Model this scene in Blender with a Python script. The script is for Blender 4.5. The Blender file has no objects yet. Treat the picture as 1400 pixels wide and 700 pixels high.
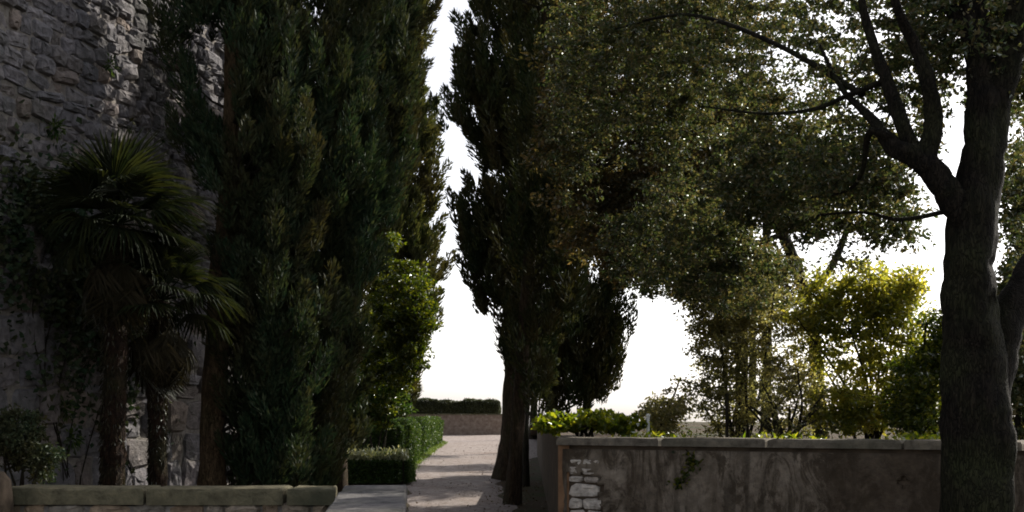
import bpy, bmesh, math, random
import numpy as np
from mathutils import Vector, Matrix

# ------------------------------------------------------------------ camera, sky, sun, exposure
S = bpy.context.scene
C = S.collection
F, PX0, PY0, EYE = 1540.0, 700.0, 572.0, 1.6
cam_d = bpy.data.cameras.new('camera'); cam = bpy.data.objects.new('camera', cam_d); C.objects.link(cam)
cam.location = (0, 0, EYE); cam.rotation_euler = (math.radians(90), 0, 0)
cam_d.sensor_width = 36; cam_d.lens = F / 1400 * 36; cam_d.shift_y = (PY0 - 350) / 1400
cam_d.clip_start = 0.1; cam_d.clip_end = 9000
cam_d.dof.use_dof = True; cam_d.dof.focus_distance = 17.0; cam_d.dof.aperture_fstop = 8.0
S.camera = cam
SUN_AZ, SUN_EL = math.radians(47), math.radians(37)      # azimuth clockwise from +Y (ahead), to the right
W = bpy.data.worlds.new('World'); S.world = W; W.use_nodes = True
wn = W.node_tree.nodes; wl = W.node_tree.links
sky = wn.new('ShaderNodeTexSky'); sky.sky_type = 'NISHITA'; sky.sun_disc = False
sky.sun_elevation = SUN_EL; sky.sun_rotation = SUN_AZ; sky.air_density = 1.0; sky.dust_density = 2.0; sky.ozone_density = 1.0
bg = wn['Background']; bg.inputs[1].default_value = 0.15
bw = wn.new('ShaderNodeRGBToBW'); wl.new(sky.outputs[0], bw.inputs[0])      # thin white overcast veil over the blue
wm = wn.new('ShaderNodeMix'); wm.data_type = 'RGBA'; wm.inputs[0].default_value = .72
tint = wn.new('ShaderNodeMix'); tint.data_type = 'RGBA'; tint.blend_type = 'MULTIPLY'; tint.inputs[0].default_value = 1
wl.new(bw.outputs[0], tint.inputs[6]); tint.inputs[7].default_value = (1.36, 1.32, 1.32, 1)
wl.new(sky.outputs[0], wm.inputs[6]); wl.new(tint.outputs[2], wm.inputs[7]); wl.new(wm.outputs[2], bg.inputs[0])
sl = bpy.data.lights.new('sun', 'SUN'); so = bpy.data.objects.new('sun', sl); C.objects.link(so)
sl.energy = 5.0; sl.angle = math.radians(0.55); sl.color = (1.0, 0.93, 0.82)
sdir = Vector((math.sin(SUN_AZ) * math.cos(SUN_EL), math.cos(SUN_AZ) * math.cos(SUN_EL), math.sin(SUN_EL)))
so.rotation_euler = sdir.to_track_quat('Z', 'Y').to_euler()
so.location = (20, 30, 40)
S.view_settings.view_transform = 'Standard'; S.view_settings.look = 'None'
S.view_settings.exposure = 0.50; S.view_settings.gamma = 1.0
S.cycles.max_bounces = 8; S.cycles.diffuse_bounces = 4; S.cycles.transmission_bounces = 4
S.cycles.filter_width = 1.8
R = random.Random(7); G = np.random.default_rng(11)

# ------------------------------------------------------------------ helpers
def P(px, py, d): return np.array([(px - PX0) / F * d, d, EYE + (PY0 - py) / F * d])
def proj(p):      # world -> photo pixels, used only to judge crown outlines while planning
    p = np.asarray(p); return PX0 + F * p[..., 0] / p[..., 1], PY0 - F * (p[..., 2] - EYE) / p[..., 1]
def gz(y): return 0.012 * max(0.0, min(y, 80) - 8)
def tag(o, label=None, cat=None, group=None, kind=None):
    for k, v in (('label', label), ('category', cat), ('group', group), ('kind', kind)):
        if v: o[k] = v
    return o
def thing(name, label, cat, loc=(0, 0, 0), group=None, rotz=0):
    o = bpy.data.objects.new(name, None); C.objects.link(o); o.location = loc; o.rotation_euler = (0, 0, rotz)
    o.empty_display_size = 0.2
    return tag(o, label, cat, group)
def link(name, me, mat=None, parent=None, kind=None, loc=None):
    o = bpy.data.objects.new(name, me); C.objects.link(o)
    if mat is not None and not me.materials: me.materials.append(mat)
    if parent is not None:
        o.parent = parent                      # meshes are written in world space: undo the parent's place
        if loc is None: o.location = -Vector(parent.location)
    if loc is not None: o.location = loc
    if kind: o['kind'] = kind
    return o
def mesh_np(name, v, quads, smooth=False):
    v = np.asarray(v, np.float32).reshape(-1, 3); q = np.asarray(quads, np.int32); k = q.shape[1]; n = len(q)
    me = bpy.data.meshes.new(name); me.vertices.add(len(v)); me.vertices.foreach_set('co', v.ravel())
    me.loops.add(n * k); me.loops.foreach_set('vertex_index', q.ravel())
    me.polygons.add(n); me.polygons.foreach_set('loop_start', np.arange(0, n * k, k, dtype=np.int32))
    me.polygons.foreach_set('use_smooth', np.full(n, smooth)); me.update(calc_edges=True)
    return me
def py_mesh(name, v, f, smooth=False):
    me = bpy.data.meshes.new(name); me.from_pydata([tuple(map(float, p)) for p in v], [], f)
    if smooth: me.polygons.foreach_set('use_smooth', [True] * len(f))
    me.update(); return me
def box(v, f, x0, x1, y0, y1, z0, z1):
    b = len(v); v += [(x0,y0,z0),(x1,y0,z0),(x1,y1,z0),(x0,y1,z0),(x0,y0,z1),(x1,y0,z1),(x1,y1,z1),(x0,y1,z1)]
    f += [tuple(b+i for i in q) for q in ((0,3,2,1),(4,5,6,7),(0,1,5,4),(1,2,6,5),(2,3,7,6),(3,0,4,7))]
def unit(a): return a / np.maximum(np.linalg.norm(a, axis=-1, keepdims=True), 1e-9)

def leaves(name, c, axis, length, width, fold=0.25, curl=0.0):
    """one bent rhombus of two faces per leaf"""
    n = len(c); a = unit(axis); r = G.normal(size=(n, 3)); s = unit(np.cross(a, r)); nn = np.cross(a, s)
    L = np.broadcast_to(np.asarray(length, float), (n,))[:, None] * .5; w = np.broadcast_to(np.asarray(width, float), (n,))[:, None] * .5
    v = np.empty((n, 4, 3))
    v[:, 0] = c - a * L; v[:, 2] = c + a * L - nn * L * curl
    v[:, 1] = c + s * w + nn * w * fold - a * L * .15; v[:, 3] = c - s * w + nn * w * fold - a * L * .15
    return mesh_np(name, v, np.arange(4 * n, dtype=np.int32).reshape(n, 4))

def tube(v, f, pts, rad, seg=8, wob=0.0, rng=R, cap=True):
    pts = [Vector(p) for p in pts]; n = len(pts); b = len(v); up = None
    for i, p in enumerate(pts):
        t = (pts[min(i + 1, n - 1)] - pts[max(i - 1, 0)]).normalized()
        if up is None: up = t.orthogonal().normalized()
        up = (up - t * up.dot(t)).normalized(); s = t.cross(up)
        for k in range(seg):
            an = 2 * math.pi * k / seg; r = rad[i] * (1 + wob * (rng.random() - .5))
            v.append(tuple(p + (up * math.cos(an) + s * math.sin(an)) * r))
    for i in range(n - 1):
        for k in range(seg):
            k2 = (k + 1) % seg; f.append((b + i*seg + k, b + i*seg + k2, b + (i+1)*seg + k2, b + (i+1)*seg + k))
    if cap: f.append(tuple(b + (n-1)*seg + k for k in range(seg)))
def smooth_path(pts, rad, sub=6, jit=0.0, rng=R):
    pts = [Vector(p) for p in pts]; o, r = [], []
    for i in range(len(pts) - 1):
        p0 = pts[max(i-1, 0)]; p1 = pts[i]; p2 = pts[i+1]; p3 = pts[min(i+2, len(pts)-1)]
        for k in range(sub):
            t = k / sub
            q = .5 * ((2*p1) + (p2-p0)*t + (2*p0-5*p1+4*p2-p3)*t*t + (3*p1-p0-3*p2+p3)*t**3)
            rr = rad[i] + (rad[i+1] - rad[i]) * t
            o.append(q + Vector((rng.uniform(-1, 1), rng.uniform(-1, 1), rng.uniform(-1, 1))) * jit * rr); r.append(rr)
    o.append(pts[-1]); r.append(rad[-1]); return o, r
def trunk_mesh(name, pts, rad, sub=7, seg=18, ridge=.1, jit=.06, flare=0.0, seed=1):
    rng = random.Random(seed); p, r = smooth_path(pts, rad, sub, jit, rng); v, f = [], []
    if flare:
        z0 = p[0].z
        r = [a * (1 + flare * math.exp(-(q.z - z0) / .35)) for q, a in zip(p, r)]
    tube(v, f, p, r, seg, 0)
    ph = [rng.random() * 6.28 for _ in range(4)]
    for i in range(len(p)):                       # fluted, lumpy bark outline
        for k in range(seg):
            an = 2 * math.pi * k / seg; w = 1 + ridge * (.6 * math.sin(3*an + ph[0] + i*.13) + .4 * math.sin(5*an + ph[1] - i*.2) + .5 * (rng.random() - .5))
            w += .35 * ridge * math.sin(i * .9 + ph[2] + 2 * an)
            q = Vector(v[i*seg + k]); v[i*seg + k] = tuple(p[i] + (q - p[i]) * w)
    return py_mesh(name, v, f, True)

# ------------------------------------------------------------------ materials
def mat(name):
    m = bpy.data.materials.new(name); m.use_nodes = True; nt = m.node_tree; nt.nodes.clear()
    return m, nt, nt.nodes, nt.links
def ramp(N, L, src, stops):
    r = N.new('ShaderNodeValToRGB'); e = r.color_ramp.elements
    while len(e) < len(stops): e.new(.5)
    for el, (p, c) in zip(e, stops): el.position = p; el.color = (*c, 1) if len(c) == 3 else c
    L.new(src, r.inputs[0]); return r.outputs[0]
def noise(N, L, scale, detail=5, rough=.6, coord=None, dist=0.0):
    n = N.new('ShaderNodeTexNoise'); n.inputs['Scale'].default_value = scale; n.inputs['Detail'].default_value = detail
    n.inputs['Roughness'].default_value = rough; n.inputs['Distortion'].default_value = dist
    if coord is not None: L.new(coord, n.inputs['Vector'])
    return n.outputs['Fac']
def mixc(N, L, fac, a, b, mode='MIX'):
    m = N.new('ShaderNodeMix'); m.data_type = 'RGBA'; m.blend_type = mode
    for s, i in ((fac, 0), (a, 6), (b, 7)):
        if isinstance(s, (int, float)): m.inputs[i].default_value = s
        elif isinstance(s, tuple): m.inputs[i].default_value = (*s, 1)
        else: L.new(s, m.inputs[i])
    return m.outputs[2]
def wpos(N, L, scale=(1, 1, 1)):
    g = N.new('ShaderNodeNewGeometry'); mp = N.new('ShaderNodeMapping'); mp.inputs['Scale'].default_value = scale
    L.new(g.outputs['Position'], mp.inputs['Vector']); return mp.outputs['Vector']
def finish(m, N, L, color, rough=.85, bump=None, strength=.4, dist=.02, spec=.3):
    b = N.new('ShaderNodeBsdfPrincipled'); o = N.new('ShaderNodeOutputMaterial')
    L.new(color, b.inputs['Base Color']) if not isinstance(color, tuple) else b.inputs['Base Color'].__setattr__('default_value', (*color, 1))
    if isinstance(rough, (int, float)): b.inputs['Roughness'].default_value = rough
    else: L.new(rough, b.inputs['Roughness'])
    b.inputs['Specular IOR Level'].default_value = spec
    if bump is not None:
        bp = N.new('ShaderNodeBump'); bp.inputs['Strength'].default_value = strength; bp.inputs['Distance'].default_value = dist
        L.new(bump, bp.inputs['Height']); L.new(bp.outputs[0], b.inputs['Normal'])
    L.new(b.outputs[0], o.inputs[0]); return m

def leaf_mat(name, cols, trans=.35, gloss=.12, grough=.38, tcol=None, brown=0.0):
    m, nt, N, L = mat(name); g = N.new('ShaderNodeNewGeometry')
    c = ramp(N, L, g.outputs['Random Per Island'], [(i / max(1, len(cols)-1), x) for i, x in enumerate(cols)])
    if brown: c = mixc(N, L, ramp(N, L, noise(N, L, 1.1, 5, .7, wpos(N, L, (1, 1, .45))), [(.44, (0,0,0)), (.62, (brown,)*3)]), c, (.070,.050,.024))
    n = noise(N, L, 1.3, 2, .5, wpos(N, L))
    mu = N.new('ShaderNodeMix'); mu.data_type = 'RGBA'; mu.blend_type = 'MULTIPLY'; mu.inputs[0].default_value = 1
    L.new(c, mu.inputs[6]); L.new(ramp(N, L, n, [(.35, (.6,.65,.6)), (.65, (1,1,1))]), mu.inputs[7])
    d = N.new('ShaderNodeBsdfDiffuse'); t = N.new('ShaderNodeBsdfTranslucent'); gl = N.new('ShaderNodeBsdfGlossy')
    L.new(mu.outputs[2], d.inputs[0])
    hs = N.new('ShaderNodeMix'); hs.data_type = 'RGBA'; hs.blend_type = 'MULTIPLY'; hs.inputs[0].default_value = 1
    L.new(mu.outputs[2], hs.inputs[6]); hs.inputs[7].default_value = (*(tcol or (1.8, 1.75, .85)), 1)
    L.new(hs.outputs[2], t.inputs[0])
    gl.inputs['Roughness'].default_value = grough; gl.inputs[0].default_value = (.8, .85, .8, 1)
    a = N.new('ShaderNodeMixShader'); a.inputs[0].default_value = trans; L.new(d.outputs[0], a.inputs[1]); L.new(t.outputs[0], a.inputs[2])
    fr = N.new('ShaderNodeLayerWeight'); fr.inputs[0].default_value = .3
    k = N.new('ShaderNodeMath'); k.operation = 'MULTIPLY'; L.new(fr.outputs['Fresnel'], k.inputs[0]); k.inputs[1].default_value = gloss * 4
    b = N.new('ShaderNodeMixShader'); L.new(k.outputs[0], b.inputs[0]); L.new(a.outputs[0], b.inputs[1]); L.new(gl.outputs[0], b.inputs[2])
    o = N.new('ShaderNodeOutputMaterial'); L.new(b.outputs[0], o.inputs[0]); return m
M = {}
M['cypress'] = leaf_mat('cypress_green', [(0.016,0.035,0.021), (0.030,0.054,0.030), (0.047,0.068,0.039), (0.068,0.082,0.046)], .15, .012, .6, brown=.7)
M['cypress_dark'] = leaf_mat('dark_cypress_green', [(.014,.024,.010), (.024,.036,.014), (.036,.046,.018), (.050,.056,.022)], .12, .012, .6, brown=.7)
M['cypress_olive'] = leaf_mat('cypress_olive', [(0.027,0.043,0.015), (0.056,0.069,0.025), (0.094,0.100,0.043), (0.125,0.125,0.060)], .28, .015, .6, brown=.7)
M['oak'] = leaf_mat('oak_leaf', [(0.032,0.048,0.027), (0.055,0.074,0.034), (0.096,0.094,0.049), (0.152,0.121,0.077)], .45, .04, .45)
M['oak_brown'] = leaf_mat('oak_leaf_brown', [(0.032,0.034,0.016), (0.065,0.056,0.025), (0.103,0.075,0.041), (0.162,0.107,0.062)], .55, .04, .45)
M['laurel'] = leaf_mat('laurel_leaf', [(0.019,0.032,0.009), (0.043,0.058,0.012), (0.081,0.090,0.015), (0.153,0.138,0.021)], .50, .05, .35, (1.9,2.1,.5))
M['bright'] = leaf_mat('bright_leaf', [(0.051,0.083,0.013), (0.108,0.143,0.020), (0.190,0.209,0.031), (0.291,0.275,0.050)], .66, .05, .35, (2.5,2.4,.6))
M['brightpale'] = leaf_mat('pale_bright_leaf', [(0.094,0.115,0.027), (0.173,0.187,0.044), (0.266,0.259,0.069), (0.390,0.352,0.106)], .66, .04, .4, (2.3,2.1,.8))
M['greyleaf'] = leaf_mat('grey_olive_leaf', [(0.102,0.101,0.053), (0.173,0.166,0.084), (0.244,0.205,0.121), (0.305,0.279,0.149)], .65, .04, .4)
M['hedge'] = leaf_mat('box_leaf', [(0.020,0.044,0.013), (0.033,0.066,0.018), (0.061,0.099,0.024), (0.099,0.132,0.039)], .35, .02, .45)
M['pale'] = leaf_mat('painted_glint_leaf', [(.16,.18,.10), (.28,.28,.18), (.40,.38,.28)], .35, .05, .4)  # lighter colour standing for sun glints on the front hedge top
M['hedge_far'] = leaf_mat('far_box_leaf', [(.030,.036,.014), (.050,.055,.020), (.070,.072,.026)], .25, .05, .5)
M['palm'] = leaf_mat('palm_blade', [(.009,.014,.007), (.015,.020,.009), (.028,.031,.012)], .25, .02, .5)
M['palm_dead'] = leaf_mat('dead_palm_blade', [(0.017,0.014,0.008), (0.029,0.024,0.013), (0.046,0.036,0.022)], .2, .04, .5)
M['grass'] = leaf_mat('grass_blade', [(.05,.09,.015), (.10,.15,.025), (.16,.20,.04)], .4, .05, .5)
M['dead'] = leaf_mat('fallen_leaf', [(.06,.035,.02), (.12,.075,.04), (.18,.13,.07)], .1, .03, .5, (1,1,1))

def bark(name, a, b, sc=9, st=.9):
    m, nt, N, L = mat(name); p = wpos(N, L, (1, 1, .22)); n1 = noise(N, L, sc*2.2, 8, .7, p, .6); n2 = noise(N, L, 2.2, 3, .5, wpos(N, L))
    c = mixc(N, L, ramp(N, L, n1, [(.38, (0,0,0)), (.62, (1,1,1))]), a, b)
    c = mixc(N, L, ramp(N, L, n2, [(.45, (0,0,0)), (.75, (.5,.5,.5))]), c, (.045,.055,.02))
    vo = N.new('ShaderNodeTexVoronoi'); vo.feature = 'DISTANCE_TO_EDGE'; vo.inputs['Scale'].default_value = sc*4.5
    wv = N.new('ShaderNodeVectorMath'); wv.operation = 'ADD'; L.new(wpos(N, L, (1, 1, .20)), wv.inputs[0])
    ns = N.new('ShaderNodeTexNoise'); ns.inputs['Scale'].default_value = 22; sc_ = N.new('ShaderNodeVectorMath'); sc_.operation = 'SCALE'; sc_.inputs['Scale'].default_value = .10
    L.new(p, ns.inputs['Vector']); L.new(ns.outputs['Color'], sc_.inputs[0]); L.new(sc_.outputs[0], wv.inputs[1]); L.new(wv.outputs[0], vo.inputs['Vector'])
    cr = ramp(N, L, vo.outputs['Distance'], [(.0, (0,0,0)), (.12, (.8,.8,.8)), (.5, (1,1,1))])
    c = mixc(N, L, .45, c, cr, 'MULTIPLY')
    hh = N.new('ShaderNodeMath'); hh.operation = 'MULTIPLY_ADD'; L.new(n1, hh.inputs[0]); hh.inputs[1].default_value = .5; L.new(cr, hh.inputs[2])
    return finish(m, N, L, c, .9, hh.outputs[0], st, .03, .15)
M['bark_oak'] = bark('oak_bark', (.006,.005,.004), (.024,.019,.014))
M['bark_cyp'] = bark('cypress_bark', (.022,.015,.009), (.095,.064,.038), 12)
M['bark_warm'] = bark('warm_bark', (.055,.036,.020), (.19,.13,.075), 12)
M['bark_dark'] = bark('dark_bark', (.015,.012,.009), (.060,.048,.036), 12)
M['bark_palm'] = bark('palm_fibre', (.009,.005,.003), (.045,.024,.014), 14)

def stone_mat(name, cols, sc=7.0, st=.7, moss=.35, streak=None, spk=1.0):
    m, nt, N, L = mat(name); oi = N.new('ShaderNodeObjectInfo'); w = wpos(N, L)
    c = ramp(N, L, oi.outputs['Random'], [(i / (len(cols)-1), x) for i, x in enumerate(cols)])
    n1 = noise(N, L, sc, 9, .68, w, .3); n2 = noise(N, L, .9, 4, .6, w); n3 = noise(N, L, sc*4, 6, .7, w)
    c = mixc(N, L, .8, c, ramp(N, L, n1, [(.3, (.35,.33,.32)), (.5, (.95,.95,.95)), (.68, (1.5,1.45,1.4))]), 'MULTIPLY')
    c = mixc(N, L, ramp(N, L, n2, [(.48, (0,0,0)), (.68, (moss,)*3)]), c, (.05,.055,.035))
    ad = N.new('ShaderNodeMath'); ad.operation = 'MULTIPLY_ADD'; L.new(n3, ad.inputs[0]); ad.inputs[1].default_value = .4; L.new(n1, ad.inputs[2])
    return finish(m, N, L, c, .92, ad.outputs[0], st, .05, .2)
M['stone'] = stone_mat('castle_stone', [(.14,.135,.145), (.20,.192,.205), (.16,.158,.176), (.25,.205,.180), (.185,.176,.192), (.26,.248,.262), (.16,.145,.140)], 9, 1.0, .5)
M['mortar'] = stone_mat('lime_mortar', [(.22,.20,.185), (.25,.23,.21)], 12, .6, .5)
M['rubble'] = stone_mat('parapet_rubble', [(.22,.16,.11), (.30,.24,.18), (.18,.17,.15), (.34,.25,.17)], 14, .6, .5)
M['patch'] = stone_mat('pale_rubble', [(.42,.38,.34), (.50,.46,.41), (.36,.32,.28)], 12, .5, .15)
M['coping'] = stone_mat('mossy_coping', [(.120,.108,.068), (.155,.138,.088)], 9, .7, .8)
M['coping_dark'] = stone_mat('dark_coping', [(.12,.105,.085), (.16,.14,.11)], 9, .5, .5)
M['coping_grey'] = stone_mat('grey_coping', [(.15,.145,.145), (.18,.17,.17)], 11, .8, .6)

m, nt, N, L = mat('old_plaster'); w = wpos(N, L); ws = wpos(N, L, (1, 1, .28))
n1 = noise(N, L, 5, 8, .65, w); n2 = noise(N, L, 1.5, 5, .6, ws, .5); n3 = noise(N, L, 26, 6, .7, w)
c = ramp(N, L, n1, [(.25, (.095,.078,.058)), (.5, (.165,.137,.108)), (.75, (.26,.222,.180))])
n4 = noise(N, L, 3.2, 9, .75, wpos(N, L, (1, 1, .6)), 1.2)
c = mixc(N, L, ramp(N, L, n2, [(.47, (0,0,0)), (.58, (.75,.75,.75))]), c, (.050,.036,.024))
c = mixc(N, L, ramp(N, L, n4, [(.49, (0,0,0)), (.57, (.85,.85,.85))]), c, (.050,.038,.026))
c = mixc(N, L, ramp(N, L, noise(N, L, 6, 6, .65, wpos(N, L, (1, 1, .10))), [(.52, (0,0,0)), (.60, (.6,.6,.6))]), c, (.045,.036,.026))
c = mixc(N, L, .6, c, ramp(N, L, noise(N, L, 14, 8, .7, w), [(.35, (.6,.6,.6)), (.65, (1.3,1.28,1.25))]), 'MULTIPLY')
M['plaster'] = finish(m, N, L, c, .93, n3, .9, .02, .15)
m, nt, N, L = mat('orange_plaster'); w = wpos(N, L)
c = ramp(N, L, noise(N, L, 7, 7, .6, w), [(.3, (.10,.055,.03)), (.7, (.22,.13,.075))])
M['orange'] = finish(m, N, L, c, .93, noise(N, L, 30, 5, .6, w), .5, .012, .15)
m, nt, N, L = mat('dark_render'); w = wpos(N, L)
c = ramp(N, L, noise(N, L, 4, 7, .65, w), [(.3, (.035,.028,.020)), (.7, (.12,.09,.065))])
M['dark_render'] = finish(m, N, L, c, .93, noise(N, L, 20, 5, .6, w), .6, .02, .12)
m, nt, N, L = mat('gravel_path'); w = wpos(N, L)
n1 = noise(N, L, 45, 8, .75, w); n2 = noise(N, L, .8, 5, .6, w); n3 = noise(N, L, 6, 6, .65, w)
c = ramp(N, L, n1, [(.3, (.13,.11,.10)), (.5, (.27,.235,.220)), (.7, (.45,.41,.385))])
c = mixc(N, L, ramp(N, L, n3, [(.42, (0,0,0)), (.62, (.75,.75,.75))]), c, (.15,.115,.095))
c = mixc(N, L, ramp(N, L, n2, [(.5, (0,0,0)), (.75, (.45,.45,.45))]), c, (.17,.12,.09))
M['gravel'] = finish(m, N, L, c, .95, n1, .8, .02, .15)
m, nt, N, L = mat('dark_soil'); w = wpos(N, L); n1 = noise(N, L, 18, 9, .75, w)
c = ramp(N, L, n1, [(.3, (.030,.022,.015)), (.55, (.075,.055,.038)), (.75, (.13,.10,.07))])
c = mixc(N, L, ramp(N, L, noise(N, L, .6, 4, .6, w), [(.45, (0,0,0)), (.65, (.8,.8,.8))]), c, (.045,.060,.022))
M['soil'] = finish(m, N, L, c, .95, n1, .8, .04, .1)
m, nt, N, L = mat('brick_far'); w = wpos(N, L); n1 = noise(N, L, 5, 6, .7, w)
c = ramp(N, L, n1, [(.3, (.11,.08,.06)), (.5, (.20,.15,.12)), (.72, (.30,.25,.20))])
M['farwall'] = finish(m, N, L, c, .93, n1, .6, .03, .1)
m, nt, N, L = mat('pale_metal'); c = ramp(N, L, noise(N, L, 8, 4, .6, wpos(N, L)), [(.3, (.5,.5,.47)), (.7, (.72,.72,.69))])
M['metal'] = finish(m, N, L, c, .45)
m, nt, N, L = mat('green_post'); c = ramp(N, L, noise(N, L, 8, 4, .6, wpos(N, L)), [(.3, (.20,.05,.035)), (.7, (.30,.09,.06))])
M['redpost'] = finish(m, N, L, c, .6)

# ------------------------------------------------------------------ ground, path, terrace, far land
xs = [-3000,-600,-150,-60,-30] + [x * 1.0 for x in range(-20, 21)] + [30,60,150,600,3000]
ys = [-300,-60,-20] + [y * 1.0 for y in range(-8, 84)] + [84.5,88,100,160,400,1200,5000]
def gheight(x, y):
    z = gz(y)
    if y > 84: z = .86 - 45 * (1 - math.exp(-(y - 84) / 60))
    return z + (.03 * math.sin(x * 1.7 + y * .6) * (1 if 10 < y < 84 and (x < -4 or x > 1) else 0))
v = [(x, y, gheight(x, y) - .004) for y in ys for x in xs]; nx = len(xs)
f = [(j*nx+i, j*nx+i+1, (j+1)*nx+i+1, (j+1)*nx+i) for j in range(len(ys)-1) for i in range(nx-1)]
link('ground', py_mesh('ground', v, f, True), M['soil'], kind='structure')
PATH = [(-6,-1.6,1.5), (4,-1.4,.9), (8,-1.1,.55), (12,-1.2,.35), (17,-1.6,.10), (22,-2.02,-.25), (27,-2.5,-.25), (31,-2.78,.1), (36,-2.85,.7), (42,-2.98,2.0), (50,-3.05,3.5), (56,-4.0,5), (62.9,-6.5,6)]
def path_x(y):
    for (a, l0, r0), (b, l1, r1) in zip(PATH, PATH[1:]):
        if a <= y <= b: t = (y-a)/(b-a); return l0+(l1-l0)*t, r0+(r1-r0)*t
    return PATH[-1][1:]
v, f = [], []; yy = [PATH[0][0] + i * .5 for i in range(int((62.9+6)/.5)+1)]; K = 14
for y in yy:
    l, r = path_x(y); l += .05*math.sin(y*2.1) + .04*math.sin(y*5.3); r += .09*math.sin(y*1.7+1) + .05*math.sin(y*4.1)
    for k in range(K+1):
        t = k / K; v.append((l + (r-l)*t, y, gz(y) + .012 + .012*math.sin(y*.9+t*5)*math.sin(t*math.pi) + (-.012 if k in (0, K) else 0)))
for j in range(len(yy)-1):
    for k in range(K): f.append((j*(K+1)+k, j*(K+1)+k+1, (j+1)*(K+1)+k+1, (j+1)*(K+1)+k))
link('gravel_path', py_mesh('gravel_path', v, f, True), M['gravel'], kind='structure')

# pebbles and fallen leaves on the path
n = 4200; y = 6 + 34 * G.random(n) ** 1.4; lr = np.array([path_x(a) for a in y]); x = lr[:, 0] + (lr[:, 1]-lr[:, 0]) * G.random(n)
z = np.array([gz(a) for a in y]) + .014; s = G.uniform(.004, .012, n)
oc = np.array([(1,0,0),(0,1,0),(-1,0,0),(0,-1,0),(0,0,.7),(0,0,-.7)]); q = np.array([(0,1,4),(1,2,4),(2,3,4),(3,0,4),(1,0,5),(2,1,5),(3,2,5),(0,3,5)])
v = np.stack([x, y, z], 1)[:, None] + oc[None] * s[:, None, None] * G.uniform(.7, 1.3, (n, 6, 1)); f = (np.arange(n)[:, None, None]*6 + q[None]).reshape(-1, 3)
link('pebbles', mesh_np('pebbles', v, f), M['gravel'], kind='stuff')
n = 1500; y = 8 + 40 * G.random(n); x = np.where(G.random(n) < .75, G.normal(.1, .35, n), G.uniform(-2.9, .9, n)); z = np.array([gz(a) for a in y]) + .035
a = G.normal(size=(n, 3)); a[:, 2] *= .25
link('fallen_leaves', leaves('fallen_leaves', np.stack([x, y, z], 1), a, G.uniform(.025, .06, n), G.uniform(.015, .03, n)), M['dead'], kind='stuff')
n = 9000; y = 28 + 24 * G.random(n); lr = np.array([path_x(a)[0] for a in y]); x = lr + G.normal(-.02, .09, n)
z = np.array([gz(a) for a in y]) + .035; a = G.normal(size=(n, 3)) * .5; a[:, 2] = 1
link('grass_verge', leaves('grass_verge', np.stack([x, y, z], 1), a, G.uniform(.06, .13, n), .018), M['grass'], kind='stuff')

# ------------------------------------------------------------------ stones
def unit_stone(seed, rough=.08):
    rng = random.Random(seed); c = .16
    out = [(-.5+c*rng.uniform(.5,1.3), -.5), (.5-c*rng.uniform(.5,1.3), -.5), (.5, -.5+c*rng.uniform(.6,1.6)), (.5, .5-c*rng.uniform(.6,1.6)),
           (.5-c*rng.uniform(.5,1.3), .5), (-.5+c*rng.uniform(.5,1.3), .5), (-.5, .5-c*rng.uniform(.6,1.6)), (-.5, -.5+c*rng.uniform(.6,1.6))]
    out = [(x + rng.uniform(-1, 1)*rough*.5, z + rng.uniform(-1, 1)*rough) for x, z in out]; v = []
    for dep, sc in ((.5, 1.0), (-.22, .99), (-.42, .86)):
        for x, z in out: v.append((x*sc, dep + rng.uniform(-.08, .08) * (dep < 0), z*sc))
    for x, z in out: v.append((x*.42 + rng.uniform(-.05, .05), -.5 + rng.uniform(-.08, .10), z*.42 + rng.uniform(-.05, .05)))
    f = []
    for r in range(3):
        for k in range(8): f.append((r*8+k, r*8+(k+1)%8, (r+1)*8+(k+1)%8, (r+1)*8+k))
    f.append(tuple(24+k for k in range(8)))
    return v, [t for t in f]
STONES = [unit_stone(i) for i in range(24)]
_sm = {}
def stone_mesh(i, key):
    if (i, key) not in _sm:
        me = py_mesh('stone', *STONES[i]); me.materials.append(M[key]); _sm[(i, key)] = me
    return _sm[(i, key)]
def stone(parent, i, key, loc, size, rz=0, tilt=0, name='stone'):
    """loc is in the parent's own frame; the face looks along the parent's -Y"""
    o = bpy.data.objects.new(name, stone_mesh(i, key)); C.objects.link(o); o.parent = parent
    o.location = loc; o.scale = size; o.rotation_euler = (0, tilt, rz); return o
def courses(length, z0, z1, hfun, lfun, rng):
    out = []; z = z0
    while z < z1:
        h = hfun(z); u = -rng.random() * .3
        while u < length:
            l = lfun(z)
            if rng.random() < .18 and h > .28:                   # two thin stones in one course
                out.append((u + l/2, z + h*.27, l, h*.52)); out.append((u + l/2, z + h*.77, l, h*.46))
            else: out.append((u + l/2, z + h/2, l, h))
            u += l
        z += h
    return out

# ------------------------------------------------------------------ tall stone wall on the left
wa = Vector((-6.95, 9.0, 0)); wdir = Vector((.2425, .9701, 0)); WL = 12.0; WH = 10.5
rz = math.atan2(wdir.y, wdir.x)
cw = thing('castle_wall', 'tall dark rubble stone wall rising out of the picture behind the palms', 'stone wall', wa, rotz=rz)
v, f = [], []; box(v, f, -.2, WL, .015, 1.6, -.3, WH)
link('mortar', py_mesh('mortar', v, f), M['mortar'], cw, loc=(0, 0, 0))
rng = random.Random(5)
st = courses(WL, 0, WH, lambda z: rng.uniform(.34, .56) if z < 3.2 else rng.choice([.09, .12, .15, .19, .23]), lambda z: rng.uniform(.3, .7) if z < 3.2 else rng.choice([.16, .24, .32, .42])*rng.uniform(.8, 1.2), rng)
big = []
for k, (u, z, l, h) in enumerate(st):
    wz = z + .08*math.sin(u*1.3+z) + .05*math.sin(u*3.1+z*2); p = wa + wdir*u; px, py = proj((p.x, p.y, wz))
    area = l*h/(p.y**2); vis = (-25 < px < 300) and (-15 < py < 660)
    big.append((area if vis else 0, u, wz, l, h))
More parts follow.
